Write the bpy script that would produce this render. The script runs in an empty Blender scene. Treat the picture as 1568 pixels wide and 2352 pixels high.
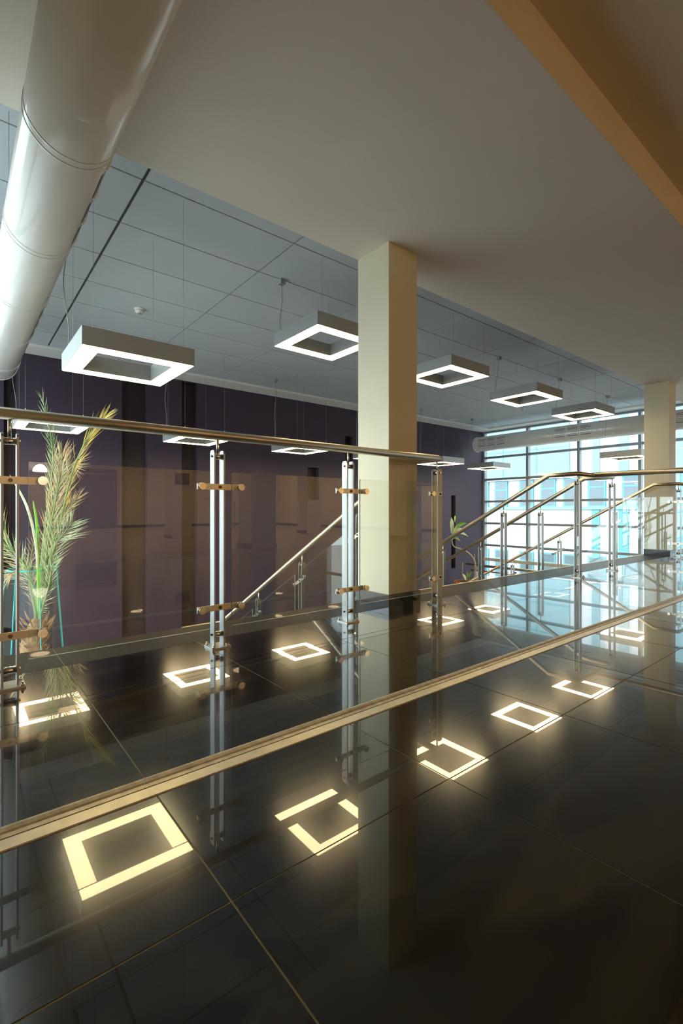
import bpy, bmesh, math, random
from mathutils import Vector, Matrix
random.seed(7)
sc = bpy.context.scene
C = sc.collection

# ------------------------------------------------------------------ camera
H = 0.70                                   # eye height above the landing
FWD = Vector((0.6307, 0.7760, 0)); RGT = Vector((0.7760, -0.6307, 0))
cd = bpy.data.cameras.new('camera'); cam = bpy.data.objects.new('camera', cd); C.objects.link(cam)
cam.location = (0, 0, H); cam.rotation_euler = (math.pi/2, 0, math.atan2(-0.6307, 0.7760))
cd.sensor_fit = 'HORIZONTAL'; cd.sensor_width = 36; cd.lens = 1094/1568*36
cd.shift_y = -5/1568; cd.clip_start = 0.02; cd.clip_end = 300
sc.camera = cam
# ------------------------------------------------------------------ world (even bright overcast sky)
SKY = 8.0
w = bpy.data.worlds.new('sky'); sc.world = w; w.use_nodes = True
bg = w.node_tree.nodes['Background']; bg.inputs[0].default_value = (0.80, 0.94, 1.0, 1); bg.inputs[1].default_value = SKY
# ------------------------------------------------------------------ exposure / light levels
sc.view_settings.view_transform = 'Standard'; sc.view_settings.look = 'None'
sc.view_settings.gamma = 1; sc.view_settings.use_curve_mapping = False
sc.view_settings.exposure = 0.0
LAMP_E = 22.0            # square pendants
HALL_E = 120.0           # round lamps of the hall behind the camera
WARM = (1.0, 0.76, 0.40); HALLC = (1.0, 0.71, 0.42)
try:
    sc.cycles.max_bounces = 10; sc.cycles.transparent_max_bounces = 40
    sc.cycles.glossy_bounces = 6; sc.cycles.diffuse_bounces = 5
    sc.cycles.caustics_reflective = False; sc.cycles.caustics_refractive = False
    sc.cycles.sample_clamp_indirect = 6.0
    sc.cycles.use_denoising = True
except Exception:
    pass

# ------------------------------------------------------------------ materials
def newmat(name):
    m = bpy.data.materials.new(name); m.use_nodes = True
    return m, m.node_tree, m.node_tree.nodes['Principled BSDF']

def pm(name, col, rough=0.5, metal=0.0, var=0.0, scale=8.0, bump=0.0, bscale=60.0, coat=0.0, crough=0.03, spec=0.5):
    m, nt, p = newmat(name)
    p.inputs['Base Color'].default_value = (*col, 1); p.inputs['Roughness'].default_value = rough
    p.inputs['Metallic'].default_value = metal; p.inputs['Coat Weight'].default_value = coat
    p.inputs['Coat Roughness'].default_value = crough; p.inputs['Specular IOR Level'].default_value = spec
    tc = nt.nodes.new('ShaderNodeTexCoord')
    if var > 0:
        n = nt.nodes.new('ShaderNodeTexNoise'); n.inputs['Scale'].default_value = scale; n.inputs['Detail'].default_value = 5
        r = nt.nodes.new('ShaderNodeValToRGB')
        r.color_ramp.elements[0].position = 0.3; r.color_ramp.elements[1].position = 0.7
        r.color_ramp.elements[0].color = (*[c*(1-var) for c in col], 1)
        r.color_ramp.elements[1].color = (*[min(1, c*(1+var)) for c in col], 1)
        nt.links.new(tc.outputs['Object'], n.inputs['Vector']); nt.links.new(n.outputs[0], r.inputs[0])
        nt.links.new(r.outputs[0], p.inputs['Base Color'])
    if bump > 0:
        n2 = nt.nodes.new('ShaderNodeTexNoise'); n2.inputs['Scale'].default_value = bscale
        b = nt.nodes.new('ShaderNodeBump'); b.inputs['Strength'].default_value = bump; b.inputs['Distance'].default_value = 0.01
        nt.links.new(tc.outputs['Object'], n2.inputs['Vector']); nt.links.new(n2.outputs[0], b.inputs['Height'])
        nt.links.new(b.outputs[0], p.inputs['Normal'])
    return m

def emat(name, col, s):
    m, nt, p = newmat(name)
    p.inputs['Base Color'].default_value = (*col, 1)
    p.inputs['Emission Color'].default_value = (*col, 1); p.inputs['Emission Strength'].default_value = s
    return m

def glassmat(name, tint, refl=1.0):
    m, nt, p = newmat(name); nt.nodes.remove(p)
    out = nt.nodes['Material Output']
    lw = nt.nodes.new('ShaderNodeLayerWeight'); lw.inputs[0].default_value = 0.5
    pw = nt.nodes.new('ShaderNodeMath'); pw.operation = 'POWER'; pw.inputs[1].default_value = 5
    ma = nt.nodes.new('ShaderNodeMath'); ma.operation = 'MULTIPLY_ADD'; ma.inputs[1].default_value = 0.95*refl; ma.inputs[2].default_value = 0.058*refl
    t = nt.nodes.new('ShaderNodeBsdfTransparent'); t.inputs[0].default_value = (*tint, 1)
    g = nt.nodes.new('ShaderNodeBsdfGlossy'); g.inputs['Roughness'].default_value = 0.0
    mx = nt.nodes.new('ShaderNodeMixShader')
    nt.links.new(lw.outputs['Facing'], pw.inputs[0]); nt.links.new(pw.outputs[0], ma.inputs[0])
    nt.links.new(ma.outputs[0], mx.inputs[0]); nt.links.new(t.outputs[0], mx.inputs[1]); nt.links.new(g.outputs[0], mx.inputs[2])
    nt.links.new(mx.outputs[0], out.inputs['Surface'])
    return m

def floormat(name):
    m, nt, p = newmat(name)
    tc = nt.nodes.new('ShaderNodeTexCoord'); geo = nt.nodes.new('ShaderNodeNewGeometry')
    mp = nt.nodes.new('ShaderNodeMapping'); mp.inputs['Scale'].default_value = (0.9, 2.4, 1)
    mp.inputs['Rotation'].default_value = (0, 0, 0.25)
    nt.links.new(geo.outputs['Position'], mp.inputs['Vector'])
    n = nt.nodes.new('ShaderNodeTexNoise'); n.inputs['Scale'].default_value = 2.6; n.inputs['Detail'].default_value = 9; n.inputs['Roughness'].default_value = 0.62
    n.inputs['Distortion'].default_value = 1.2
    nt.links.new(mp.outputs[0], n.inputs['Vector'])
    r = nt.nodes.new('ShaderNodeValToRGB'); e = r.color_ramp.elements
    e[0].position = 0.46; e[0].color = (0.004, 0.003, 0.002, 1); e[1].position = 0.66; e[1].color = (0.036, 0.028, 0.016, 1)
    nt.links.new(n.outputs[0], r.inputs[0]); nt.links.new(r.outputs[0], p.inputs['Base Color'])
    p.inputs['Roughness'].default_value = 0.15; p.inputs['Specular IOR Level'].default_value = 0.27
    p.inputs['Coat Weight'].default_value = 1.0; p.inputs['Coat Roughness'].default_value = 0.012; p.inputs['Coat IOR'].default_value = 1.34
    return m

def granitemat(name):
    m, nt, p = newmat(name)
    geo = nt.nodes.new('ShaderNodeNewGeometry')
    v = nt.nodes.new('ShaderNodeTexVoronoi'); v.inputs['Scale'].default_value = 85
    nt.links.new(geo.outputs['Position'], v.inputs['Vector'])
    r = nt.nodes.new('ShaderNodeValToRGB'); e = r.color_ramp.elements
    e[0].position = 0.05; e[0].color = (0.26, 0.25, 0.23, 1); e[1].position = 0.22; e[1].color = (0.013, 0.012, 0.0115, 1)
    nt.links.new(v.outputs['Distance'], r.inputs[0])
    n = nt.nodes.new('ShaderNodeTexNoise'); n.inputs['Scale'].default_value = 45
    nt.links.new(geo.outputs['Position'], n.inputs['Vector'])
    r2 = nt.nodes.new('ShaderNodeValToRGB'); r2.color_ramp.elements[0].position = .5; r2.color_ramp.elements[1].position = .6
    nt.links.new(n.outputs[0], r2.inputs[0])
    mx = nt.nodes.new('ShaderNodeMixRGB'); mx.inputs[1].default_value = (0.013, 0.012, 0.0115, 1)
    nt.links.new(r2.outputs[0], mx.inputs[0]); nt.links.new(r.outputs[0], mx.inputs[2])
    nt.links.new(mx.outputs[0], p.inputs['Base Color'])
    p.inputs['Specular IOR Level'].default_value = 0.15; p.inputs['Roughness'].default_value = 0.45; p.inputs['Coat Weight'].default_value = 0.08; p.inputs['Coat Roughness'].default_value = 0.05
    return m

def steelmat(name, col, rough, streak):
    m, nt, p = newmat(name)
    p.inputs['Metallic'].default_value = 1.0
    tc = nt.nodes.new('ShaderNodeTexCoord'); mp = nt.nodes.new('ShaderNodeMapping'); mp.inputs['Scale'].default_value = streak
    n = nt.nodes.new('ShaderNodeTexNoise'); n.inputs['Scale'].default_value = 30; n.inputs['Detail'].default_value = 3
    nt.links.new(tc.outputs['Object'], mp.inputs[0]); nt.links.new(mp.outputs[0], n.inputs['Vector'])
    mr = nt.nodes.new('ShaderNodeMapRange'); mr.inputs['To Min'].default_value = rough*0.75; mr.inputs['To Max'].default_value = rough*1.3
    nt.links.new(n.outputs[0], mr.inputs[0]); nt.links.new(mr.outputs[0], p.inputs['Roughness'])
    p.inputs['Base Color'].default_value = (*col, 1)
    return m

M = {}
M['floor'] = floormat('polished_dark_tile')
M['lower'] = pm('lower_floor_stone', (0.30, 0.27, 0.23), 0.4, var=0.08, scale=2)
M['beige'] = pm('beige_hall_stone', (0.46, 0.37, 0.25), 0.3, var=0.06, scale=2)
M['granite'] = granitemat('speckled_granite')
M['grout'] = pm('grout', (0.26, 0.23, 0.14), 0.6)
M['strip'] = pm('champagne_aluminium', (0.74, 0.66, 0.50), 0.40, 0.45, 0.10, 25)
M['strip2'] = pm('champagne_aluminium_worn', (0.58, 0.50, 0.36), 0.45, 0.5, 0.22, 40)
M['rubber'] = pm('dark_rubber', (0.03, 0.025, 0.02), 0.6)
M['plaster'] = pm('ceiling_paint', (0.84, 0.78, 0.71), 0.85, var=0.02, scale=2)
M['beam'] = pm('cream_ceiling_paint', (0.78, 0.70, 0.56), 0.8, var=0.02, scale=2)
M['cream'] = pm('cream_paint', (0.76, 0.70, 0.52), 0.7, var=0.03, scale=3)
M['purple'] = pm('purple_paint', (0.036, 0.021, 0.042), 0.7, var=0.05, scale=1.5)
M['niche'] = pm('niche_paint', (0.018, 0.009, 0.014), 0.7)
M['tile_c'] = pm('ceiling_panel_grey', (0.54, 0.585, 0.63), 0.8, var=0.03, scale=1.3)
M['gap'] = pm('ceiling_gap', (0.10, 0.10, 0.105), 0.8)
M['white'] = pm('white_band_paint', (0.78, 0.78, 0.76), 0.7)
M['duct'] = pm('white_duct_enamel', (0.78, 0.77, 0.73), 0.22, coat=0.8, crough=0.04)
M['slot'] = pm('grille_dark', (0.05, 0.05, 0.05), 0.6)
M['slot_l'] = pm('grille_grey', (0.40, 0.40, 0.39), 0.5)
M['base'] = pm('black_base_stone', (0.012, 0.011, 0.012), 0.15, coat=0.6)
M['steel'] = steelmat('brushed_steel', (0.37, 0.38, 0.37), 0.42, (1, 1, 0.08))
M['rail'] = steelmat('handrail_steel', (0.58, 0.50, 0.39), 0.36, (0.05, 1, 1))
M['chrome'] = pm('polished_steel', (0.75, 0.71, 0.64), 0.12, 1.0)
M['dark_bolt'] = pm('dark_bolt', (0.12, 0.10, 0.08), 0.25, 1.0)
M['glass'] = glassmat('rail_glass', (0.955, 0.975, 0.962))
M['edge'] = pm('glass_edge', (0.55, 0.70, 0.60), 0.15)
M['teal_edge'] = pm('teal_glass_edge', (0.02, 0.42, 0.38), 0.2)
M['tealglass'] = glassmat('planter_glass', (0.96, 0.985, 0.975), 0.2)
M['pane'] = glassmat('window_glass', (0.96, 0.98, 0.98))
M['mull'] = pm('window_frame_grey', (0.26, 0.29, 0.31), 0.4, 0.3)
M['alu'] = pm('lamp_aluminium', (0.33, 0.34, 0.34), 0.5, 0.2)
M['wire'] = pm('steel_wire', (0.35, 0.35, 0.35), 0.4, 0.6)
M['cable'] = pm('grey_cable', (0.28, 0.28, 0.28), 0.5)
M['lamp'] = emat('lamp_diffuser', WARM, LAMP_E)
M['hall'] = emat('hall_lamp', HALLC, HALL_E)
M['pend'] = emat('pendant_glow', (1.0, 0.85, 0.75), 16)
M['plastic'] = pm('white_plastic', (0.75, 0.75, 0.72), 0.4)
M['tread'] = pm('stair_stone', (0.06, 0.055, 0.055), 0.3, var=0.2, scale=30)
M['string'] = pm('stair_stringer', (0.35, 0.36, 0.37), 0.5, 0.3)
M['wood'] = pm('orange_wood', (0.42, 0.16, 0.035), 0.45, var=0.25, scale=12)
M['wood_door'] = pm('brown_door_wood', (0.12, 0.06, 0.03), 0.4, var=0.25, scale=9)
M['soil'] = pm('soil', (0.03, 0.02, 0.012), 0.9, bump=0.5, bscale=60)
M['bark'] = pm('palm_bark', (0.30, 0.15, 0.07), 0.85, var=0.45, scale=25, bump=0.8, bscale=40)
M['husk'] = pm('palm_husk', (0.50, 0.27, 0.15), 0.8, var=0.3, scale=30)
M['g1'] = pm('leaf_green', (0.20, 0.30, 0.09), 0.5, var=0.3, scale=12)
M['g2'] = pm('leaf_pale', (0.52, 0.56, 0.34), 0.5, var=0.25, scale=12)
M['g3'] = pm('leaf_bright', (0.16, 0.42, 0.03), 0.4, var=0.2, scale=12)
M['dry'] = pm('leaf_dry', (0.62, 0.45, 0.26), 0.7, var=0.3, scale=15)
M['gold'] = pm('leaf_golden', (0.55, 0.42, 0.10), 0.6, var=0.3, scale=15)
M['stem'] = pm('woody_stem', (0.32, 0.27, 0.18), 0.8, var=0.4, scale=60)
M['leafw'] = pm('leaf_white_green', (0.45, 0.60, 0.38), 0.35, var=0.3, scale=14)
M['f_white'] = pm('facade_white', (0.50, 0.50, 0.51), 0.8)
M['f_cyan'] = pm('facade_cyan', (0.09, 0.26, 0.29), 0.6)
M['f_pale'] = pm('facade_pale_cyan', (0.17, 0.27, 0.29), 0.5)
M['f_pane'] = pm('facade_window_pane', (0.10, 0.13, 0.15), 0.15)
M['pave'] = pm('paving', (0.35, 0.34, 0.32), 0.9, var=0.1, scale=1)
M['black_mat'] = pm('dark_picture', (0.10, 0.08, 0.09), 0.5, var=0.6, scale=14)

# ------------------------------------------------------------------ mesh helpers
def tag(o, label=None, cat=None, group=None, kind=None):
    if label: o['label'] = label
    if cat: o['category'] = cat
    if group: o['group'] = group
    if kind: o['kind'] = kind
    return o

def empty(name, loc=(0, 0, 0), label=None, cat=None, group=None, kind=None):
    o = bpy.data.objects.new(name, None); C.objects.link(o); o.location = loc; o.empty_display_size = .1
    return tag(o, label, cat, group, kind)

class MB:
    def __init__(s): s.bm = bmesh.new(); s.mi = 0
    def face(s, vs, mi=None):
        try:
            f = s.bm.faces.new(vs); f.material_index = s.mi if mi is None else mi; return f
        except ValueError: return None
    def box(s, a, b, mi=None):
        x0, y0, z0 = a; x1, y1, z1 = b
        if x0 > x1: x0, x1 = x1, x0
        if y0 > y1: y0, y1 = y1, y0
        if z0 > z1: z0, z1 = z1, z0
        v = [s.bm.verts.new(p) for p in ((x0,y0,z0),(x1,y0,z0),(x1,y1,z0),(x0,y1,z0),(x0,y0,z1),(x1,y0,z1),(x1,y1,z1),(x0,y1,z1))]
        for q in ((3,2,1,0),(4,5,6,7),(0,1,5,4),(1,2,6,5),(2,3,7,6),(3,0,4,7)): s.face([v[i] for i in q], mi)
        return s
    def prism(s, pts, off, mi=None):
        """polygon pts (3d) extruded by off"""
        off = Vector(off)
        a = [s.bm.verts.new(Vector(p)) for p in pts]; b = [s.bm.verts.new(Vector(p)+off) for p in pts]
        s.face(a[::-1], mi); s.face(b, mi); n = len(a)
        for i in range(n): s.face([a[i], a[(i+1) % n], b[(i+1) % n], b[i]], mi)
        return s
    def sweep(s, pts, r, seg=12, caps=True, mi=None, radii=None):
        P = [Vector(p) for p in pts]; n = len(P); rings = []
        d0 = (P[1]-P[0]).normalized()
        up = Vector((0, 0, 1)) if abs(d0.z) < 0.95 else Vector((1, 0, 0))
        a = d0.cross(up).normalized(); b = d0.cross(a).normalized()
        cur = d0
        for i in range(n):
            din = (P[i]-P[i-1]).normalized() if i else d0
            dout = (P[i+1]-P[i]).normalized() if i < n-1 else din
            if i:
                q = cur.rotation_difference(din); a = q @ a; b = q @ b; cur = din
            nrm = (din+dout).normalized() if (din+dout).length > 1e-4 else din
            rr = radii[i] if radii else r; ring = []
            for k in range(seg):
                t = 2*math.pi*k/seg; v = a*math.cos(t)*rr + b*math.sin(t)*rr
                v = v - din*(v.dot(nrm)/max(0.3, din.dot(nrm)))
                ring.append(s.bm.verts.new(P[i]+v))
            rings.append(ring)
        for i in range(n-1):
            for k in range(seg):
                f = s.face([rings[i][k], rings[i][(k+1) % seg], rings[i+1][(k+1) % seg], rings[i+1][k]], mi)
                if f: f.smooth = True
        if caps:
            s.face(rings[0][::-1], mi); s.face(rings[-1], mi)
        return s
    def cyl(s, p0, p1, r, seg=12, mi=None): return s.sweep([p0, p1], r, seg, True, mi)
    def build(s, name, mats, parent=None, loc=None, smooth=False):
        bmesh.ops.recalc_face_normals(s.bm, faces=s.bm.faces)
        me = bpy.data.meshes.new(name)
        s.bm.to_mesh(me); s.bm.free()
        for m in (mats if isinstance(mats, (list, tuple)) else [mats]): me.materials.append(m)
        o = bpy.data.objects.new(name, me); C.objects.link(o)
        if parent: o.parent = parent
        if loc: o.location = loc
        return o

def box(name, a, b, m, parent=None, kind=None):
    c = [(a[i]+b[i])/2 for i in range(3)]
    pl = parent.matrix_basis.translation if parent and parent.type == 'EMPTY' else Vector((0, 0, 0))
    mb = MB(); mb.box([a[i]-c[i] for i in range(3)], [b[i]-c[i] for i in range(3)])
    o = mb.build(name, m, parent, loc=[c[i]-(pl[i] if parent else 0) for i in range(3)])
    if kind: o['kind'] = kind
    return o

def kids(o): return [c for c in C.objects if c.parent == o]
def copy_tree(o, parent=None, km=None):
    if km is None:
        km = {}
        for c in C.objects:
            if c.parent: km.setdefault(c.parent.name, []).append(c)
    c = o.copy(); C.objects.link(c); c.parent = parent
    for ch in km.get(o.name, []): copy_tree(ch, c, km)
    return c

def at(u, v, d):   # a point seen at a pixel of the photo, d metres in front of the eye
    return Vector((0, 0, H)) + FWD*d + RGT*((u-784)/1094*d) + Vector((0, 0, (1171-v)/1094*d))

# ------------------------------------------------------------------ room dimensions
XL, XR = -0.59, 11.57        # left and right window walls
YE, YW = 2.79, 7.88          # landing edge, purple wall
YB = -15.5                   # back of the hall behind the camera
ZL = -1.85                   # lower floor
ZB, ZC, ZT = 2.637, 2.847, 2.90   # bulkhead, hall ceiling, panel ceiling

# ---- floor of the landing with its tiles
fl = box('floor', (XL, -0.43, -0.30), (XR, YE-0.004, -0.0012), M['grout'], kind='structure')
fl_loc = fl.location.copy()
cuts = [0.385+0.615*k for k in range(-1, 19)]
cuts = [XL] + [c for c in cuts if XL+0.05 < c < XR-0.05] + [XR]
rows = [(-0.425, 0.785), (0.785, 1.193), (1.279, 1.995), (1.995, 2.44)]
def slab(name, x0, x1, y0, y1, m, g=0.002, tilt=0.0012):
    cx, cy = (x0+x1)/2, (y0+y1)/2
    mb = MB(); mb.box((x0+g-cx, y0+g-cy, -0.012), (x1-g-cx, y1-g-cy, 0.0))
    o = mb.build(name, m, fl, loc=(cx-fl_loc.x, cy-fl_loc.y, -fl_loc.z))
    o.rotation_euler = (random.uniform(-tilt, tilt), random.uniform(-tilt, tilt), 0)
    return o
for i in range(len(cuts)-1):
    for (y0, y1) in rows:
        a, b = y0, y1
        if cuts[i+1] < 0.5:
            if b == 1.995: b = 1.885
            if a == 1.995: a = 1.885
        slab('floor_tile', cuts[i], cuts[i+1], a, b, M['floor'])
    slab('granite_edge_slab', cuts[i], cuts[i+1], 2.44, YE, M['granite'], 0.0015, 0.0005)
# nosing
nz = box('edge_nosing', (2.77, YE-0.012, -0.02), (XR, YE+0.012, 0.004), M['strip'], fl); nz.location -= fl_loc
# fascia of the landing
box('trim_1', (XL, YE-0.02, -0.42), (XR, YE+0.004, -0.006), M['base'], kind='structure')
# expansion joint strip across the floor
ej = empty('floor_joint_strip', (0, 1.236, 0), 'champagne metal expansion joint strip running across the dark tiled floor', 'strip')
segs = [(XL, -0.02), (-0.02, 1.82), (1.82, 3.66), (3.66, 5.5), (5.5, 8.3), (8.3, XR)]
for (a, b) in segs:
    mb = MB()
    mb.prism([(a+.001, -0.043, 0.0), (a+.001, -0.043, 0.003), (a+.001, -0.006, 0.004), (a+.001, -0.004, -0.008), (a+.001, -0.043, -0.008)], (b-a-.002, 0, 0))
    mb.build('flat_profile', M['strip'], ej)
    mb = MB()
    mb.prism([(a+.001, 0.002, -0.008), (a+.001, 0.002, 0.002), (a+.001, 0.016, 0.003), (a+.001, 0.020, 0.006), (a+.001, 0.030, 0.009), (a+.001, 0.040, 0.007), (a+.001, 0.043, 0.0), (a+.001, 0.043, -0.008)], (b-a-.002, 0, 0))
    mb.build('raised_profile', M['strip2'], ej)
    mb = MB(); mb.box((a, -0.004, -0.008), (b, 0.002, 0.0)); mb.build('rubber_seal', M['rubber'], ej)
# floor of the hall behind
box('floor', (XL, -2.4, -0.30), (XR, -0.43, 0.0), M['floor'], kind='structure')
box('floor', (XL, YB, -0.30), (XR, -2.4, 0.0), M['beige'], kind='structure')
# lower floor of the void
box('floor', (XL, YE, ZL-0.2), (XR, YW, ZL), M['lower'], kind='structure')
box('wall_under_landing', (XL, YE-0.25, ZL), (XR, YE-0.02, -0.42), M['cream'], kind='structure')

# ---- ceilings
box('ceiling', (XL, 1.064, ZB), (XR, YE-0.005, 3.2), M['plaster'], kind='structure')
box('ceiling', (XL, YB, ZC), (XR, 1.064, 3.2), M['beam'], kind='structure')
box('trim_2', (XL, 1.058, ZB), (XR, 1.064, ZC), M['beam'], kind='structure')
cg = box('ceiling', (XL, YE-0.005, ZT+0.015), (XR, YW+0.3, 3.2), M['gap'], kind='structure')
xc = [XL, -0.22] + [0.98+1.2*k for k in range(9)] + [11.15]
yc = [YE-0.005, 3.30] + [3.30+0.595*k for k in range(1, 8)]
for i in range(len(xc)-1):
    for j in range(len(yc)-1):
        g0 = 0.011 if abs(xc[i]-0.98) < .01 else 0.007
        g1 = 0.011 if abs(xc[i+1]-0.98) < .01 else 0.007
        o = box('ceiling_panel', (xc[i]+g0, yc[j]+0.006, ZT), (xc[i+1]-g1, yc[j+1]-0.006, ZT+0.014), M['tile_c'], cg)
        o.location -= cg.location
        o.rotation_euler = (random.uniform(-.001, .001), random.uniform(-.001, .001), 0)
box('trim_3', (XL, yc[-1]+0.004, ZT-0.03), (XR, YW, ZT+0.014), M['white'], kind='structure')
box('trim_4', (11.155, YE, ZT-0.03), (XR, yc[-1]+0.004, ZT+0.014), M['white'], kind='structure')

# ---- walls
def wall_rects(x0, x1, z0, z1, holes):
    xs = sorted({x0, x1, *[h[0] for h in holes], *[h[1] for h in holes]}); out = []
    for a, b in zip(xs, xs[1:]):
        m = (a+b)/2; zs = sorted([(h[2], h[3]) for h in holes if h[0] < m < h[1]]); z = z0
        for (p, q) in zs:
            if p > z: out.append((a, b, z, p))
            z = max(z, q)
        if z < z1: out.append((a, b, z, z1))
    return out
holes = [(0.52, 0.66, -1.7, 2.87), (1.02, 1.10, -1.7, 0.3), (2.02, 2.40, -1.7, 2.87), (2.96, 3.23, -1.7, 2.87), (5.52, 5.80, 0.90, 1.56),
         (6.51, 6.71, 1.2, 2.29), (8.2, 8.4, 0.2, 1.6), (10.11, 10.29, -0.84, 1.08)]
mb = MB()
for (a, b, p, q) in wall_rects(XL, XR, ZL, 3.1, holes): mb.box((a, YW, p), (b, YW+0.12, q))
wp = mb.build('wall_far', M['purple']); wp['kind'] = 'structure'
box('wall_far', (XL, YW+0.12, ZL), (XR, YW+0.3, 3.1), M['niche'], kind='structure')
# hall walls behind the camera
box('wall_back', (XL, YB-0.3, 0), (XR, YB, 3.0), M['cream'], kind='structure')
box('baseboard_back', (XL, YB, 0), (XR, YB+0.02, 0.1), M['base'], kind='structure')
box('wall_right', (XR, YB, 0), (XR+0.3, 0.02, 3.0), M['cream'], kind='structure')
box('baseboard_right', (XR-0.02, YB, 0), (XR, 0.02, 0.1), M['base'], kind='structure')
box('wall_left', (XL-0.3, YB, 0), (XL, 2.75, 3.0), M['cream'], kind='structure')
# roof strip above the window heads
box('wall_right', (XR+0.06, -4.0, 2.88), (XR+0.3, YW+0.3, 3.2), M['white'], kind='structure')
box('wall_left', (XL-0.3, 2.7, 2.88), (XL-0.06, YW+0.3, 3.2), M['white'], kind='structure')

# ---- window walls
def window_wall(name, x, ys, zs, z_bot, skip_last=False):
    root = empty(name, (x, ys[0], z_bot), kind='structure')
    base = Vector((x, ys[0], z_bot))
    def bx(nm, a, b, m):
        c = [(a[i]+b[i])/2 for i in range(3)]
        mb = MB(); mb.box([a[i]-c[i] for i in range(3)], [b[i]-c[i] for i in range(3)])
        return mb.build(nm, m, root, loc=Vector(c)-base)
    for y in (ys[:-1] if skip_last else ys):
        bx('mullion', (x-0.06*1, y-0.03, z_bot), (x+0.06, y+0.03, 2.9), M['mull'])
    for j, z in enumerate(zs):
        for i in range(len(ys)-1):
            bx('transom', (x-0.045, ys[i]-(-0.03), z-0.028), (x+0.05, ys[i+1]-0.03, z+0.028), M['mull'])
    for j in range(len(zs)-1):
        for i in range(len(ys)-1):
            bx('pane', (x+0.010, ys[i]+0.03, zs[j]+0.028), (x+0.016, ys[i+1]-0.03, zs[j+1]-0.028), M['pane'])
    return root
zsR = [-1.82, -1.49, -0.885, -0.28, 0.325, 0.93, 1.54, 2.145, 2.72, 2.86]
window_wall('window_1', XR, sorted([YW-0.03-1.305*k for k in range(4)]), zsR, ZL)
window_wall('window_1', XR, sorted([YW-0.03-1.305*k for k in range(3, 7)]), [z for z in zsR if z > -0.3], -0.28, True)
box('wall_right', (XR, -4.0, -0.6), (XR+0.2, YE, -0.3), M['cream'], kind='structure')
window_wall('window_2', XL, sorted([YW-0.03-1.3*k for k in range(5)]), [-1.82, -0.6, 0.6, 1.8, 2.86], ZL)

# ------------------------------------------------------------------ columns
def column(x0, x1, y0, y1, ztop, label, mat=None):
    c = empty('column', ((x0+x1)/2, (y0+y1)/2, 0), label, 'column')
    o = box('shaft', (x0, y0, 0.0), (x1, y1, ztop), M['cream'], c)
    mb = MB(); w_, h_ = (x1-x0)/2, (y1-y0)/2; t = 0.018
    for (a, b) in (((-w_-t, -h_-t), (w_+t, -h_)), ((-w_-t, h_), (w_+t, min(h_+t, h_+0.0001))), ((-w_-t, -h_), (-w_, h_)), ((w_, -h_), (w_+t, h_))):
        if abs(b[1]-a[1]) > .001: mb.box((a[0], a[1], 0.0), (b[0], b[1], 0.09))
    mb.build('baseboard', M['base'], c)
    return c
column(2.43, 2.73, 2.45, 2.785, ZB, 'cream column with dark base standing at the near stair railing')
column(8.33, 8.63, 2.45, 2.785, ZB, 'cream column with dark base near the window wall')
for i, (x, y) in enumerate(((4.1, -7.6), (8.1, -7.6), (4.1, -3.6), (8.1, -3.6))):
    column(x, x+0.5, y, y+0.5, ZC, ['cream hall column carrying a small dark picture, far behind the railing', 'cream hall column beside the far right wall',
           'near hall column left of the pair behind the viewer', 'near hall column right of the pair behind the viewer'][i])
pic = box('picture', (4.17, -7.095, 1.32), (4.53, -7.075, 1.6), M['black_mat'])
tag(pic, 'small dark picture hung on a cream hall column', 'picture')

# ------------------------------------------------------------------ railing pieces
def make_post_proto():
    p = empty('post')
    # two flat bars with rounded heads, 50 mm apart along x
    mb = MB()
    for s in (-1, 1):
        x0 = s*0.0255-0.004
        prof = [(x0, -0.025, 0.0), (x0, 0.025, 0.0), (x0, 0.025, 0.988), (x0, 0.021, 0.997), (x0, 0.013, 1.003), (x0, -0.013, 1.003), (x0, -0.021, 0.997), (x0, -0.025, 0.988)]
        mb.prism(prof, (0.008, 0, 0))
    body = mb.build('post', M['steel'])
    bpy.data.objects.remove(p)
    def sub(mb, name, m, loc=(0, 0, 0)):
        o = mb.build(name, m, body); o.location = loc; return o
    mb = MB(); mb.box((-0.05, -0.05, 0.0), (0.05, 0.05, 0.008)); sub(mb, 'base_plate', M['steel'])
    for sx in (-1, 1):
        for sy in (-1, 1):
            mb = MB(); mb.cyl((sx*0.040, sy*0.040, 0.008), (sx*0.040, sy*0.040, 0.016), 0.0075, 6)
            mb.cyl((sx*0.040, sy*0.040, 0.016), (sx*0.040, sy*0.040, 0.024), 0.0045, 8); sub(mb, 'bolt', M['chrome'])
    for z in (0.066, 0.972):
        mb = MB(); mb.cyl((-0.0215, 0, z), (0.0215, 0, z), 0.0145, 16); sub(mb, 'spacer', M['chrome'])
        for s in (-1, 1):
            mb = MB(); mb.cyl((s*0.0295, 0, z), (s*0.036, 0, z), 0.006, 8); sub(mb, 'screw', M['dark_bolt'] if s < 0 else M['chrome'])
    mb = MB(); mb.cyl((0, 0, 0.98), (0, 0, 1.075), 0.0065, 10); sub(mb, 'stem', M['chrome'])
    return body

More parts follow.
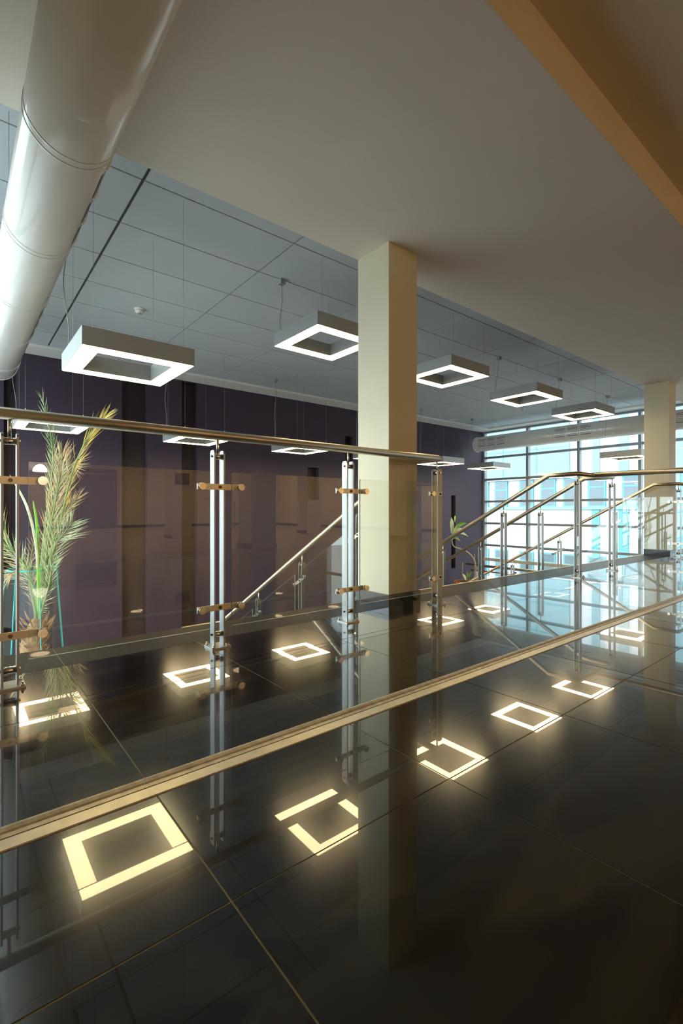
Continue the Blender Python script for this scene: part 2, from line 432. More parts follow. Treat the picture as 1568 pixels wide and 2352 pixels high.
def make_clamp_proto(left=True, right=True):
    mb = MB(); mb.box((-0.12 if left else -0.02, -0.003, -0.015), (0.12 if right else 0.02, 0.003, 0.015))
    bar = mb.build('clamp_bar', M['strip_bar'])
    mb = MB(); mb.cyl((0, -0.003, 0), (0, -0.008, 0), 0.0085, 6); mb.cyl((0, -0.008, 0), (0, -0.013, 0), 0.004, 8)
    mb.build('clamp_bolt', M['dark_bolt'], bar)
    for s, on in ((-1, left), (1, right)):
        if on:
            mb = MB(); x = s*0.105
            mb.cyl((x, -0.003, 0), (x, -0.016, 0), 0.0165, 20)
            mb.cyl((x, -0.026, 0), (x, -0.034, 0), 0.0175, 20); mb.build('clamp_disc', M['chrome'], bar)
    return bar
M['strip_bar'] = steelmat('clamp_bar_steel', (0.58, 0.53, 0.43), 0.34, (0.1, 1, 1))
SL = math.atan(0.559)

post_proto = make_post_proto()
clamp_full = make_clamp_proto(); clamp_half = make_clamp_proto(True, False)
KM = {}
for c in C.objects:
    if c.parent: KM.setdefault(c.parent.name, []).append(c)
def add_copy(src, parent, loc, rz=0.0, ry=0.0):
    c = src.copy(); C.objects.link(c); c.parent = parent; c.location = loc
    c.rotation_euler = (0, ry, rz)
    return c
def post(root, x, y, z, rz=0.0, clamps=None, slope=0.0, crz=None):
    """post with its sub-parts; clamps: 'full' / 'half' / None"""
    base = Vector(root.location)
    b = add_copy(post_proto, root, Vector((x, y, z))-base, rz)
    for s in KM.get(post_proto.name, []): add_copy(s, b, s.location)
    if clamps:
        src = clamp_full if clamps == 'full' else clamp_half
        for zz in (0.206, 0.816):
            # part of the railing (bar) with bolt and discs as its sub-parts
            a = rz if crz is None else crz
            off = Matrix.Rotation(a, 3, 'Z') @ Vector((0, -0.0285, 0))
            k = add_copy(src, root, Vector((x, y, z+zz))+off-base, a, slope)
            for s in KM.get(src.name, []): add_copy(s, k, s.location)
    return b

def glass_box(root, name, a, b):
    """upright pane in the x-z plane; broad faces clear, rim green"""
    base = Vector(root.location)
    mb = MB(); mb.box(Vector(a)-base, Vector(b)-base)
    bmesh.ops.recalc_face_normals(mb.bm, faces=mb.bm.faces)
    t = min(range(3), key=lambda i: abs(b[i]-a[i]))
    for f in mb.bm.faces: f.material_index = 0 if abs(f.normal[t]) > 0.9 else 1
    return mb.build(name, [M['glass'], M['edge']], root)

def glass_slope(root, x, y0, y1, zf0, zf1):
    base = Vector(root.location)
    P = [(x, y0, zf0(y0)), (x, y1, zf0(y1)), (x, y1, zf1(y1)), (x, y0, zf1(y0))]
    mb = MB(); mb.prism([Vector(p)-base for p in P], (0.008, 0, 0))
    bmesh.ops.recalc_face_normals(mb.bm, faces=mb.bm.faces)
    for f in mb.bm.faces: f.material_index = 0 if abs(f.normal.x) > 0.9 else 1
    return mb.build('glass_panel', [M['glass'], M['edge']], root)

def rail(root, pts, r=0.024, name='handrail'):
    base = Vector(root.location); mb = MB()
    mb.sweep([Vector(p)-base for p in pts], r, 20)
    return mb.build(name, M['rail'], root)

YP = 2.29
YBEND = 2.60
def railz(y): return 1.075 - 0.559*max(0, y-YBEND)
def treadz(y): return -0.168*max(0, math.ceil((y-2.8)/0.30-1e-6))
BAL = [3.15, 4.05, 4.95, 5.85]

# --- railing A : landing railing, turns down the first flight
X4 = 2.77
ra = empty('glass_railing', (0.17, YP, 0), 'brushed steel and glass railing along the landing edge, left of and behind the near column', 'railing')
for px in (-2.46, -1.58, -0.70): pass
for px in (0.17, 1.045, 1.915): post(ra, px, YP, 0, 0, 'full')
post(ra, X4, YP, 0, -math.pi/2, 'half', 0, 0.0)
xs = [(-0.55, 0.115), (0.228, 0.985), (1.098, 1.862), (1.968, 2.715)]
for (a, b) in xs: glass_box(ra, 'glass_panel', (a, YP-0.0545, 0.11), (b, YP-0.0465, 0.89))
rail(ra, [(-0.56, YP, 1.08), (X4, YP, 1.08), (X4, YBEND, 1.08), (X4, 5.95, railz(5.95)), (2.25, 5.95, -0.80), (2.21, 5.85, -0.80)])
for y in BAL: post(ra, X4, y, treadz(y), -math.pi/2, 'full', -SL)
for a, b in zip(BAL, BAL[1:]): glass_slope(ra, X4-0.0545, a+0.055, b-0.055, lambda y: railz(y)-0.97, lambda y: railz(y)-0.20)

# --- railing B : between the two flights, joined across, with a branch towards the viewer
XB1, XB2 = 5.02, 5.87
rb = empty('steel_railing', (XB1, YP, 0), 'paired steel stair handrails joined at the top, between the two flights', 'railing')
for X in (XB1, XB2):
    post(rb, X, YP, 0, -math.pi/2)
    for y in BAL: post(rb, X, y, treadz(y), -math.pi/2)
rail(rb, [(XB1, 5.95, railz(5.95)), (XB1, YBEND, 1.075), (XB1, YP, 1.075), (XB2, YP, 1.075), (XB2, YBEND, 1.075), (XB2, 5.95, railz(5.95))])
rail(rb, [((XB1+XB2)/2-0.05, YP+0.01, 1.076), ((XB1+XB2)/2-0.05, -0.4, 1.076)])
for y in (1.0, 0.1, -0.4): post(rb, (XB1+XB2)/2-0.05, y, 0, -math.pi/2)

# --- railing C : right side of the second flight
XC = 8.19
rc = empty('glass_railing', (XC, YP, 0), 'steel handrail with glass panels beside the far column, right side of the far flight', 'railing')
post(rc, XC, YP, 0, -math.pi/2, 'full')
for y in BAL: post(rc, XC, y, treadz(y), -math.pi/2, 'full', -SL)
rail(rc, [(9.6, YP, 1.08), (XC, YP, 1.08), (XC, YBEND, 1.08), (XC, 5.95, railz(5.95)), (XC-0.25, 5.97, -0.80), (XC-0.4, 5.9, -0.80)])
glass_box(rc, 'glass_panel', (XC-0.0545, YP+0.055, 0.11), (XC-0.0465, 3.02, 0.89))
for a, b in zip(BAL, BAL[1:]): glass_slope(rc, XC-0.0545, a+0.055, b-0.055, lambda y: railz(y)-0.97, lambda y: railz(y)-0.20)

# --- low railing in front of the window wall on the lower level
rd = empty('steel_railing', (10.3, 6.5, ZL), 'low double steel rail on the lower level in front of the window wall', 'railing')
rail(rd, [(10.3, 7.55, -0.70), (10.3, 5.46, -0.70), (10.3, 5.30, -0.78)])
rail(rd, [(10.3, 7.4, -0.84), (10.3, 5.6, -0.84)], 0.018, 'mid_rail')
for y in (7.2, 6.4, 5.6): post(rd, 10.3, y, ZL+0.075, -math.pi/2)
# sill rail fixed along the windows
sr = empty('guard_rail', (11.40, 6.0, -0.65), 'pale flat guard bar fixed along the lower window panes', 'rail')
box('bar', (11.38, 2.9, -0.70), (11.42, 7.80, -0.62), M['strip'], sr)
for y in (7.7, 6.6, 5.3, 4.0, 3.0): box('bracket', (11.42, y-0.02, -0.68), (11.51, y+0.02, -0.64), M['steel'], sr)

# --- a distant railing in the hall, seen mirrored in the glass
rh = empty('steel_railing', (7.6, -11.1, 0), 'distant steel railing in the hall, seen mirrored in the glass panels', 'railing')
rail(rh, [(6.6, -11.1, 1.08), (8.9, -11.1, 1.08)])
for x in (6.9, 7.75, 8.6): post(rh, x, -11.1, 0, 0)

for o in (post_proto, clamp_full, clamp_half):
    for c in KM.get(o.name, []): bpy.data.objects.remove(c)
    bpy.data.objects.remove(o)

# ------------------------------------------------------------------ stairs
def flight(x0, x1, label):
    s = empty('staircase', ((x0+x1)/2, YE, ZL), label, 'stairs')
    for k in range(1, 11):
        y = 2.80+0.30*(k-1)
        box('tread', (x0, y-0.02, -0.168*k-0.045), (x1, y+0.30, -0.168*k), M['tread'], s)
    for x in (x0+0.12, x1-0.18):
        mb = MB(); b = Vector(s.location)
        mb.prism([Vector(p)-b for p in ((x, 2.80, -0.22), (x, 5.90, -1.845), (x, 5.60, -1.845), (x, 2.80, -0.42))], (0.06, 0, 0))
        mb.build('stringer', M['string'], s)
flight(X4-0.06, XB1+0.06, 'near stair flight going down behind the near column')
flight(XB2-0.06, XC+0.06, 'far stair flight going down towards the windows')

# ------------------------------------------------------------------ pendant lamps
def lamp_proto():
    r = empty('pendant_lamp')
    S, I, h = 0.36, 0.243, 0.12
    def ring(mb, so, si, z0, z1):
        o0 = [mb.bm.verts.new((x*so, y*so, z0)) for x, y in ((-1,-1),(1,-1),(1,1),(-1,1))]
        i0 = [mb.bm.verts.new((x*si, y*si, z0)) for x, y in ((-1,-1),(1,-1),(1,1),(-1,1))]
        o1 = [mb.bm.verts.new((x*so, y*so, z1)) for x, y in ((-1,-1),(1,-1),(1,1),(-1,1))]
        i1 = [mb.bm.verts.new((x*si, y*si, z1)) for x, y in ((-1,-1),(1,-1),(1,1),(-1,1))]
        for k in range(4):
            n = (k+1) % 4
            mb.face([o0[k], o0[n], o1[n], o1[k]]); mb.face([i0[n], i0[k], i1[k], i1[n]])
            mb.face([o1[k], o1[n], i1[n], i1[k]]); mb.face([o0[n], o0[k], i0[k], i0[n]])
    mb = MB(); ring(mb, S, I, 0, h); mb.build('housing', M['alu'], r)
    mb = MB(); ring(mb, S-0.006, I+0.006, -0.003, 0.001); mb.build('diffuser', M['lamp'], r)
    return r
lp = lamp_proto(); lk = [c for c in C.objects if c.parent == lp]
lamps = []
rowA = [(0.975, 1.73), (2.785, 2.30), (4.61, 2.30), (6.43, 2.30), (8.23, 2.30), (10.12, 1.70)]
rowB = [(0.91, 1.70), (2.73, 1.70), (4.56, 1.70), (6.39, 1.70), (8.24, 1.70), (10.05, 1.70)]
LA = ['large square ring lamp hanging low beside the white duct, nearest the viewer',
      'square ring lamp hanging directly left of the near column, partly hidden by it',
      'square ring lamp hanging directly right of the near column, high up',
      'second high square ring lamp right of the near column',
      'third high square ring lamp right of the near column',
      'square ring lamp hanging low in front of the windows at the far column']
LB = ['low square ring lamp behind the handrail above the tall palm',
      'low square ring lamp above the second railing post, against purple wall',
      'low square ring lamp behind the handrail just left of the near column',
      'low square ring lamp hidden almost wholly behind the near column',
      'low square ring lamp right of the near column at the handrail end',
      'low square ring lamp beside the slit in the purple wall near windows']
for row, Y, LL, g in ((rowA, 3.67, LA, 'square ring lamps over the stairs'), (rowB, 6.71, LB, 'square ring lamps near the purple wall')):
    for (x, z), lab in zip(row, LL):
        o = empty('pendant_lamp', (x, Y, z), lab, 'lamp', g)
        for c in lk:
            k = c.copy(); C.objects.link(k); k.parent = o
        for (wx, wy) in ((-0.29, -0.33), (0.29, -0.33), (-0.29, 0.33), (0.29, 0.33)):
            mb = MB(); mb.cyl((wx, wy, 0.12), (wx, wy, ZT-z+0.001), 0.0011, 5); mb.build('suspension_wire', M['wire'], o)
            mb = MB(); mb.cyl((wx, wy, 0.12), (wx, wy, 0.14), 0.005, 8); mb.build('wire_gripper', M['chrome'], o)
        mb = MB(); mb.box((-0.385, 0.19, ZT-z-0.05), (-0.335, 0.24, ZT-z)); mb.build('canopy_box', M['alu'], o)
        L = ZT-z-0.05-0.12; pts = []
        for i in range(17):
            t = i/16
            wob = math.sin(t*math.pi*(1.6 if L < 0.7 else 2.6)+0.4)*0.022*math.sin(t*math.pi)
            pts.append((-0.36+wob+0.03*t, 0.215+wob*0.6+0.08*t, ZT-z-0.05-L*t))
        mb = MB(); mb.sweep(pts, 0.0032, 6); mb.build('power_cable', M['cable'], o)
for c in lk: bpy.data.objects.remove(c)
bpy.data.objects.remove(lp)

# ------------------------------------------------------------------ ducts
def duct(x, z, R, y0, y1, side, label):
    d = empty('ventilation_duct', (x, y1, z), label, 'duct')
    mb = MB(); mb.sweep([(0, y0-y1, 0), (0, -0.03, 0), (0, 0, 0)], R, 64); mb.build('tube', M['duct'], d)
    mb = MB(); mb.sweep([(0, -0.012, 0), (0, 0.012, 0)], R+0.006, 64); mb.build('end_cap', M['duct'], d)
    ys = [7.42-1.02*k for k in range(0, 9)]
    for yy in (2.37, 3.35, 4.36, 5.38, 6.40, 1.35, 0.3, -1.0, -2.0):
        for e in (-0.022, 0.022):
            mb = MB(); mb.sweep([(0, yy+e-0.003-y1, 0), (0, yy+e+0.003-y1, 0)], R+0.003, 64); mb.build('seam_ring', M['duct'], d)
    for (ga, gb) in ((6.52, 7.34), (4.48, 5.32), (2.46, 3.28)):
        if gb > y1: gb = y1-0.05
        g = (gb-ga)/3
        frame = MB(); first = None
        for c_ in range(3):
            a, b = ga+g*c_+0.03-y1, ga+g*(c_+1)-0.03-y1
            for s_ in range(6):
                t0 = math.radians((-36 if side > 0 else -25)+s_*11); t1 = t0+math.radians(5.0 if side > 0 else 3.5)
                rr = R+0.0015; q = []
                for (yy, t) in ((a, t0), (b, t0), (b, t1), (a, t1)):
                    q.append(frame.bm.verts.new((side*math.cos(t)*rr, yy, math.sin(t)*rr)))
                frame.face(q, 0 if s_ in (0, 4, 5) or side > 0 else 1)
        o = frame.build('outlet_grille', [M['slot'], M['slot_l']], d)
        for c_ in range(4):
            mb = MB(); yy = ga+g*c_-y1
            arc = [(side*math.cos(math.radians(t))*(R+0.003), yy, math.sin(math.radians(t))*(R+0.003)) for t in range(-30, 45, 6)]
            mb.sweep(arc, 0.006, 4); mb.build('grille_rib', M['duct'], o)
    for yy in (6.9, 4.9, 3.2):
        for s in (-1, 1):
            mb = MB(); mb.cyl((s*R*0.92, yy-y1, R*0.35), (s*R*0.92, yy-y1, ZT-z), 0.0015, 5); mb.build('hanger_wire', M['wire'], d)
    return d
duct(0.40, 2.404, 0.181, -3.0, 6.85, 1, 'glossy white round air duct overhead at the left windows')
duct(10.65, 2.404, 0.19, -3.0, 7.46, -1, 'white round air duct hung in front of the far window wall')

# ------------------------------------------------------------------ detectors
def detector(x, y, lab, flat=False):
    o = empty('smoke_detector', (x, y, ZT), lab, 'detector', None)
    if flat:
        mb = MB(); mb.cyl((0, 0, 0), (0, 0, -0.012), 0.09, 24); mb.build('cover', M['plastic'], o); return
    mb = MB(); mb.cyl((0, 0, 0), (0, 0, -0.018), 0.055, 24); mb.build('base', M['plastic'], o)
    mb = MB(); mb.sweep([(0, 0, -0.018), (0, 0, -0.035), (0, 0, -0.050)], 1, 24, radii=[0.042, 0.046, 0.030]); mb.build('sensor_head', M['plastic'], o)
    mb = MB(); mb.cyl((0, 0, -0.050), (0, 0, -0.060), 0.022, 16); mb.build('vent', M['slot_l'], o)
detector(1.574, 5.44, 'round white smoke detector on grey panels above the nearest lamp')
detector(9.50, 5.50, 'round white smoke detector near the windows below the second high lamp')
detector(9.38, 7.25, 'flat round cover on the ceiling near the purple wall corner', True)

# ------------------------------------------------------------------ hall furnishing behind the viewer
n = 0
for x in (1.6, 4.9, 8.2, 10.6):
    for y in (-5.0, -9.0, -12.8):
        o = empty('ceiling_lamp', (x, y, ZC), 'round warm hall ceiling lamp in a grid behind the viewer', 'lamp', 'round hall ceiling lamps')
        mb = MB(); mb.cyl((0, 0, 0), (0, 0, -0.05), 0.23, 28); mb.build('rim', M['plastic'], o)
        mb = MB(); mb.cyl((0, 0, -0.05), (0, 0, -0.058), 0.20, 28); mb.build('diffuser', M['hall'], o)
o = empty('dome_pendant', (2.27, -14.6, 2.0), 'bright glass dome pendant at the far left of the hall, mirrored in glass', 'lamp')
mb = MB(); mb.sweep([(0, 0, 0), (0, 0, 0.12), (0, 0, 0.22), (0, 0, 0.26)], 1, 24, radii=[0.22, 0.20, 0.12, 0.04]); mb.build('shade', M['pend'], o)
mb = MB(); mb.cyl((0, 0, 0.26), (0, 0, ZC-2.0), 0.005, 6); mb.build('cord', M['cable'], o)
box('trim_5', (XL, -15.4, 2.05), (3.3, -14.9, ZC), M['white'], kind='structure')
dr = empty('door_1', (4.2, YB, 0), kind='structure')
for s in (0, 1):
    x0 = 3.62+s*0.6
    d_ = box('door_leaf', (x0, YB+0.001, 0), (x0+0.58, YB+0.05, 2.05), M['wood_door'], dr)
    for (a, b) in ((0.15, 0.95), (1.1, 1.85)):
        mb = MB(); mb.box((-0.17, 0.026, a-1.025), (0.17, 0.03, b-1.025)); mb.build('pane', M['f_pane'], d_)
mb = MB()
for (a, b) in (((-0.7, 0.0, 0), (-0.6, 0.08, 2.1)), ((0.62, 0, 0), (0.72, 0.08, 2.1)), ((-0.7, 0, 2.1), (0.72, 0.08, 2.25))): mb.box(a, b)
mb.build('door_frame', M['wood_door'], dr)

# ------------------------------------------------------------------ palm
PD = 4.55
def P(u, v, dd=0.0): return at(u, v, PD+dd)
px, py = 0.585, 5.40
palm = empty('potted_palm', (px, py, ZL), 'tall date palm with drooping half-dry fronds behind the left railing post', 'palm')
pb = Vector(palm.location)
crown = P(88, 1425)
mb = MB(); zt = crown.z-ZL
mb.sweep([(0, 0, 0.35), (0.01, 0, 0.6), (0.0, 0.01, 0.9), (0.01, 0.0, 1.15), (0, 0, zt-0.22), (crown.x-px, crown.y-py, zt-0.06), (crown.x-px, crown.y-py, zt+0.02)], 1, 14, radii=[0.11, 0.12, 0.105, 0.115, 0.10, 0.085, 0.05])
trunk = mb.build('trunk', M['bark'], palm)
mb = MB()
for i in range(280):
    t = random.random(); a = random.uniform(0, 2*math.pi)
    z = 0.55+t*(zt-0.55); r0 = 0.085+0.02*math.sin(z*9)
    cxy = Vector(((crown.x-px)*max(0, (z-zt+.3)/.3), (crown.y-py)*max(0, (z-zt+.3)/.3), 0)) if z > zt-.3 else Vector((0, 0, 0))
    dr_ = Vector((math.cos(a), math.sin(a), 0)); tn = Vector((-math.sin(a), math.cos(a), 0))
    p0 = cxy+dr_*r0+Vector((0, 0, z)); L = random.uniform(0.05, 0.11); wd = random.uniform(0.005, 0.014)
    p1 = p0+dr_*L*0.5+Vector((0, 0, L*0.6)); p2 = p0+dr_*L*0.75+Vector((0, 0, L*random.uniform(0.6, 1.3)))
    v = [mb.bm.verts.new(q) for q in (p0-tn*wd, p0+tn*wd, p1+tn*wd*.7, p2, p1-tn*wd*.7)]
    mb.face(v)
    v2 = [mb.bm.verts.new(q+dr_*0.006) for q in (p0-tn*wd, p0+tn*wd, p1+tn*wd*.7, p2, p1-tn*wd*.7)]
    mb.face(v2[::-1])
hk = mb.build('husk_fibres', M['husk'], palm); hk['kind'] = 'stuff'
mb = MB()
mb.sweep([(0, 0, 0.0), (0, 0, 0.03), (0, 0, 0.40), (0, 0, 0.42)], 1, 24, radii=[0.17, 0.18, 0.23, 0.235]); mb.build('pot', M['plastic'], palm)
mb = MB(); mb.cyl((0, 0, 0.40), (0, 0, 0.425), 0.21, 20); mb.build('soil', M['soil'], palm)

def bez(pts, n):
    # Catmull-Rom through the points
    Q = [pts[0]] + pts + [pts[-1]]; out = []
    for i in range(1, len(Q)-2):
        for k in range(n):
            t = k/n; a, b, c, d = Q[i-1], Q[i], Q[i+1], Q[i+2]
            out.append(0.5*((2*b)+(c-a)*t+(2*a-5*b+4*c-d)*t*t+(3*b-a-3*c+d)*t**3))
    out.append(pts[-1]); return out

def frond(pts, L, start, mats, nleaf, w=0.011, sides=(1, 1), ang=38, drop=0.0, tipmat=None):
    """feather leaf: tapered rachis with folded leaflets on both sides"""
    path = bez([p-pb for p in pts], 10); mb = MB(); N = len(path)
    mb.sweep(path, 1, 6, radii=[0.011*(1-i/N)+0.0025 for i in range(N)], mi=0)
    view = FWD
    for i in range(nleaf):
        for s in (-1, 1):
            if random.random() > sides[0 if s < 0 else 1]: continue
            t = start+(1-start)*(i+random.random()*.6)/nleaf; f = min(N-1.001, t*(N-1)); k = int(f)
            p = path[k].lerp(path[k+1], f-k); d = (path[k+1]-path[k]).normalized()
            sd = d.cross(view).normalized()*s
            sd = (sd+view*random.uniform(-.55, .55)).normalized()
            a = math.radians(ang+random.uniform(-12, 12))*(1-0.35*t)
            dirn = (d*math.cos(a)+sd*math.sin(a)).normalized()
            ll = L*(0.55+0.6*math.sin(math.pi*min(1, 0.15+0.8*(t-start)/(1-start))))*random.uniform(0.75, 1.15)
            nn = dirn.cross(view).normalized(); ww = 0.62*w*random.uniform(.7, 1.2)
            m1 = p+dirn*ll*0.5+Vector((0, 0, -drop*ll*0.3)); tip = p+dirn*ll+Vector((0, 0, -drop*ll)) + d*ll*0.06
            lift = view*-0.35*ww
            v = [mb.bm.verts.new(q) for q in (p, m1-nn*ww*.5+lift, tip, m1+nn*ww*.5+lift, m1)]
            mi = random.choice(mats)
            if tipmat is not None and random.random() < t*0.8: mi = tipmat
            mb.face([v[0], v[1], v[4]], mi); mb.face([v[1], v[2], v[4]], mi); mb.face([v[2], v[3], v[4]], mi); mb.face([v[3], v[0], v[4]], mi)
    return mb.build('frond', [M['g1'], M['g2'], M['g3'], M['dry'], M['gold']], palm)

frond([P(90, 1425), P(112, 1310, -.05), P(135, 1215, -.1), P(163, 1095, -.15), P(196, 1015, -.2), P(222, 978, -.2), P(243, 955, -.22)], 0.20, 0.38, [4, 4, 3, 1], 70, 0.012, (1, .25), 24, tipmat=4)
frond([P(88, 1425), P(92, 1330, .2), P(106, 1190, .3), P(120, 1080, .35), P(118, 1010, .4), P(97, 912, .4)], 0.17, 0.45, [0, 0, 1], 44, 0.010, (.7, 1), 30)
frond([P(92, 1425), P(112, 1300, .1), P(128, 1220, .15), P(146, 1180, .15), P(182, 1140, .15)], 0.17, 0.30, [1, 0, 3], 44, 0.011, (1, 1), 30, tipmat=3)
frond([P(94, 1425), P(108, 1320, -.1), P(126, 1255, -.12), P(142, 1230, -.14), P(166, 1200, -.15)], 0.23, 0.25, [1, 1, 0, 1], 46, 0.010, (1, 1), 48)
frond([P(90, 1425), P(104, 1290, .0), P(122, 1180, .0), P(137, 1095, .02), P(143, 1040, .02)], 0.21, 0.25, [0, 1, 3, 1, 0], 70, 0.011, (1, 1), 34, tipmat=3)
frond([P(88, 1425), P(98, 1300, .1), P(112, 1200, .1), P(128, 1140, .1), P(155, 1075, .1), P(166, 1070, .1)], 0.22, 0.3, [3, 3, 0, 1], 50, 0.010, (1, 1), 34, tipmat=3)
frond([P(84, 1425), P(76, 1345, -.1), P(58, 1300, -.15), P(25, 1262, -.2), P(-15, 1235, -.25), P(-45, 1225, -.3)], 0.22, 0.22, [1, 3, 1, 0], 50, 0.010, (1, 1), 45, 0.15)
frond([P(84, 1425), P(70, 1340, .1), P(40, 1280, .1), P(12, 1240, .1), P(-8, 1190, .1), P(-18, 1150, .1)], 0.20, 0.25, [0, 1, 3, 0], 46, 0.010, (1, 1), 40)
frond([P(86, 1425), P(84, 1370, -.1), P(66, 1330, -.15), P(40, 1312, -.2), P(20, 1320, -.25)], 0.17, 0.2, [3, 1, 3], 40, 0.008, (1, 1), 55, 0.2)
frond([P(84, 1425), P(78, 1390, -.1), P(68, 1340, -.1), P(70, 1290, -.1), P(80, 1235, -.1)], 0.13, 0.2, [3, 1], 26, 0.006, (1, .8), 55)
frond([P(92, 1425), P(100, 1390, -.15), P(112, 1345, -.2), P(118, 1310, -.2), P(132, 1275, -.2)], 0.13, 0.15, [1, 0, 1], 34, 0.008, (1, 1), 42)
def blade(pts, wid, mat, n=8):
    path = bez([p-pb for p in pts], n); mb = MB(); N = len(path); prev = None
    for i, p in enumerate(path):
        d = (path[min(i+1, N-1)]-path[max(i-1, 0)]).normalized(); s = d.cross(FWD).normalized()
        t = i/(N-1); ww = wid*(0.35+0.65*math.sin(math.pi*min(1, t*0.9+0.1)))*(1 if t < .97 else .2)
        row = [mb.bm.verts.new(q) for q in (p-s*ww, p-FWD*ww*.6, p+s*ww, p+FWD*ww*.3)]
        if prev:
            for k in range(4): mb.face([prev[k], prev[(k+1) % 4], row[(k+1) % 4], row[k]])
        prev = row
    return mb.build('spear_leaf', mat, palm)
blade([P(88, 1425), P(88, 1350, -.2), P(87, 1260, -.2), P(84, 1200, -.2), P(76, 1150, -.2)], 0.017, M['g3'])
blade([P(87, 1425), P(86, 1300, -.22), P(78, 1225, -.22), P(62, 1165, -.22), P(40, 1120, -.22), P(22, 1090, -.22)], 0.013, M['g2'])

# glass guard around the palm : flared ring of panes
gg = empty('glass_planter_guard', (px, py, ZL), 'tall flared glass enclosure with teal edges around the palm trunk', 'enclosure')
NP = 7; ztop = P(66, 1308).z-ZL; r0, r1 = 0.36, 0.215
pa = [Vector((0, 0, 0))]
for k in range(NP):
    a0 = 2*math.pi*k/NP+0.35; a1 = 2*math.pi*(k+1)/NP+0.35
    q = [Vector((math.cos(a0)*r0, math.sin(a0)*r0, 0.0)), Vector((math.cos(a1)*r0, math.sin(a1)*r0, 0.0)),
         Vector((math.cos(a1)*r1, math.sin(a1)*r1, ztop)), Vector((math.cos(a0)*r1, math.sin(a0)*r1, ztop))]
    nrm = (q[1]-q[0]).cross(q[3]-q[0]).normalized()*0.008
    mb = MB(); mb.prism(q, -nrm)
    o = mb.build('glass_pane', [M['tealglass']], gg)
    mb = MB(); mb.sweep([q[0], q[3]], 0.0045, 6); mb.build('pane_edge', M['teal_edge'], gg)
ringp = [Vector((math.cos(2*math.pi*k/28)*r1, math.sin(2*math.pi*k/28)*r1, ztop)) for k in range(29)]
mb = MB()
for a, b in zip(ringp, ringp[1:]):
    u0, u1 = a.normalized()*0, b
    ai, bi = Vector((a.x*.965, a.y*.965, a.z)), Vector((b.x*.965, b.y*.965, b.z)); dz = Vector((0, 0, 0.014))
    v = [mb.bm.verts.new(q) for q in (a, b, bi, ai, a+dz, b+dz, bi+dz, ai+dz)]
    mb.face([v[0], v[1], v[5], v[4]]); mb.face([v[2], v[3], v[7], v[6]]); mb.face([v[4], v[5], v[6], v[7]]); mb.face([v[3], v[2], v[1], v[0]])
mb.build('rim', M['teal_edge'], gg)

# ------------------------------------------------------------------ second plant near the windows
qx, qy = 9.95, 7.35
pl = empty('potted_plant', (qx, qy, ZL), 'bare curving stem with a few broad leaves in a wooden tub by the purple wall', 'plant')
qb = Vector(pl.location); QD = qx*.6307+qy*.776
def Q(u, v, dd=0.0): return at(u, v, QD+dd)-qb
# slatted wooden tub
base_c = Q(1067, 1335); base_c.z = 0
top_z = at(1067, 1334, QD).z-ZL
mb = MB(); mb.sweep([base_c+Vector((0, 0, 0)), base_c+Vector((0, 0, top_z-0.03))], 1, 16, radii=[0.19, 0.235]); mb.build('tub', M['wood'], pl)
for k in range(16):
    a = 2*math.pi*k/16; mb = MB()
    c0 = base_c+Vector((math.cos(a)*.195, math.sin(a)*.195, 0)); c1 = base_c+Vector((math.cos(a)*.245, math.sin(a)*.245, top_z))
    tn = Vector((-math.sin(a), math.cos(a), 0)); rd_ = Vector((math.cos(a), math.sin(a), 0))*0.012
    mb.prism([c0-tn*.034, c0+tn*.034, c1+tn*.043, c1-tn*.043], rd_); mb.build('stave', M['wood'], pl)
mb = MB(); mb.cyl(base_c+Vector((0, 0, top_z-.06)), base_c+Vector((0, 0, top_z-.02)), 0.225, 18); mb.build('soil', M['soil'], pl)
mb = MB(); st = bez([Q(1078, 1336), Q(1090, 1325), Q(1092, 1300), Q(1085, 1280), Q(1070, 1266), Q(1055, 1260), Q(1043, 1256), Q(1038, 1246), Q(1038, 1225), Q(1042, 1205)], 5)
mb.sweep(st, 1, 8, radii=[0.022-0.010*i/len(st) for i in range(len(st))]); mb.build('stem', M['stem'], pl)
for (u, v) in ((1061, 1292), (1072, 1314), (1089, 1272)):
    mb = MB(); mb.cyl(Q(u, 1336), Q(u+1, v), 0.007, 6); mb.build('support_cane', M['husk'], pl)
def leaf(p0, p1, wid, mat, bend=0.15):
    mb = MB(); d = p1-p0; s = d.cross(FWD).normalized(); prev = None; N = 8
    for i in range(N+1):
        t = i/N; ww = wid*math.sin(math.pi*min(1, t**0.8*0.98+0.02)); c = p0+d*t+Vector((0, 0, bend*d.length*math.sin(math.pi*t)))
        row = [mb.bm.verts.new(q) for q in (c-s*ww-FWD*ww*.3, c, c+s*ww-FWD*ww*.3)]
        if prev:
            mb.face([prev[0], prev[1], row[1], row[0]]); mb.face([prev[1], prev[2], row[2], row[1]])
        prev = row
    for f in mb.bm.faces: f.smooth = True
    mb.build('leaf', mat, pl)
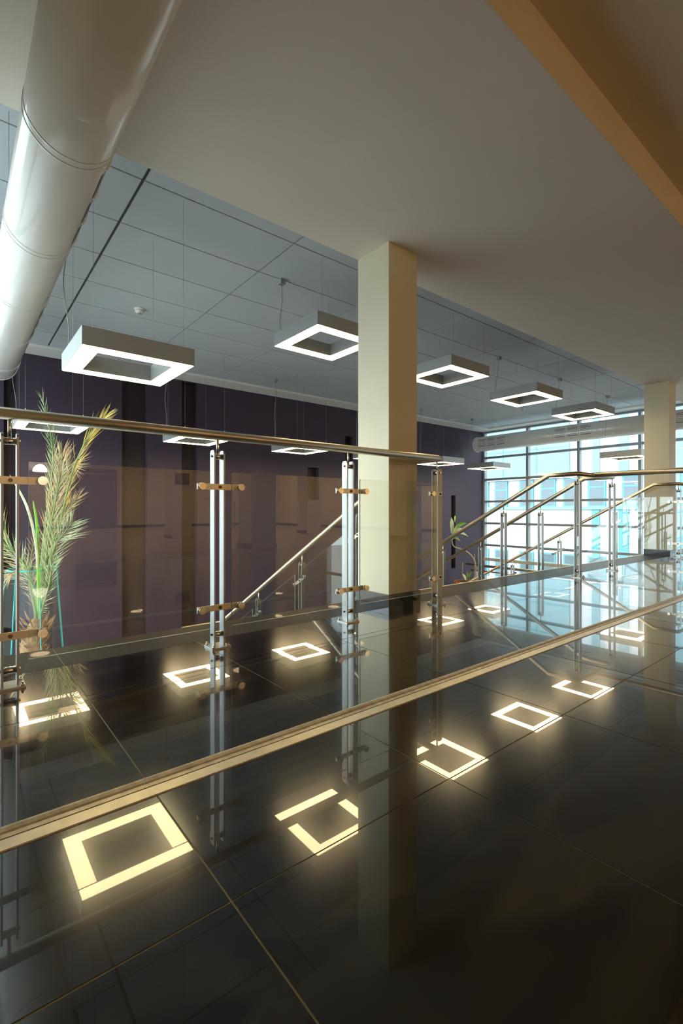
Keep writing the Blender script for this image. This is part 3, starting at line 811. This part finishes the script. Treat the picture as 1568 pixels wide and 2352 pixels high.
for a, b, wd, m in (((1039, 1232), (1036, 1188), .05, 'leafw'), ((1043, 1215), (1072, 1202), .045, 'g3'), ((1042, 1222), (1066, 1215), .035, 'leafw'),
                    ((1043, 1225), (1076, 1233), .035, 'leafw'), ((1040, 1235), (1058, 1244), .03, 'g1'), ((1044, 1200), (1045, 1184), .02, 'g3'),
                    ((1038, 1240), (1060, 1220), .04, 'g3'), ((1040, 1238), (1050, 1205), .035, 'g1'), ((1070, 1334), (1062, 1318), .03, 'leafw'), ((1070, 1334), (1084, 1314), .03, 'g3')):
    leaf(Q(*a, random.uniform(-.1, .1)), Q(*b, random.uniform(-.1, .1)), wd, M[m])

# ------------------------------------------------------------------ outdoors
box('ground', (-60, -60, -5.2), (80, 60, -5.0), M['pave'], kind='structure')
XF = 19.5
of = empty('office_building', (XF, 9, -5), 'pale office building with cyan framed windows beyond the window wall', 'building')
box('facade_wall', (XF, -2, -5.0), (XF+8, 26, 5.6), M['f_white'], of)
box('cyan_cladding', (XF-0.10, 9.2, 2.12), (XF, 26, 6.6), M['f_pale'], of)
for z in (3.3, 4.5): box('cladding_joint', (XF-0.115, 9.2, z-.015), (XF-0.10, 26, z+.015), M['f_cyan'], of)
for y in (10.6, 12.2, 14.0): box('cladding_joint', (XF-0.115, y-.012, 2.12), (XF-0.10, y+.012, 6.6), M['f_cyan'], of)
for (a, b) in ((8.05, 8.33), (7.02, 7.36), (5.2, 5.5), (3.6, 3.9), (2.4, 2.7)):
    box('cyan_strip', (XF-0.06, a, -5), (XF, b, 0.85), M['f_cyan'], of)
    box('cyan_strip', (XF-0.06, a, 2.1), (XF, b, 5.6), M['f_pale'], of)  # same strips higher up, glare put into the paler colour
box('string_course', (XF-0.16, -2, 2.02), (XF, 26, 2.12), M['f_white'], of)
box('string_course', (XF-0.10, -2, 0.72), (XF, 26, 0.84), M['f_pale'], of)
def fwin(y, z0, z1, wdt):
    fr = box('window_frame', (XF-0.07, y-wdt/2, z0), (XF, y+wdt/2, z1), M['f_cyan'], of)
    hh = (z1-z0); k = 0.07
    mb = MB(); mb.box((-0.040, -wdt/2+k, -hh/2+0.05), (-0.036, wdt/2-k, hh*0.14)); mb.build('pane', M['f_pane'], fr)
    mb = MB(); mb.box((-0.040, -wdt/2+k, hh*0.2), (-0.036, wdt/2-k, hh/2-.06)); mb.build('pane', M['f_pane'], fr)
y = 14.3
while y > 1.5:
    fwin(y, 0.84, 1.98, 0.66); fwin(y, -2.4, -1.12, 0.66)
    y -= 0.98 if random.random() < .8 else 1.25
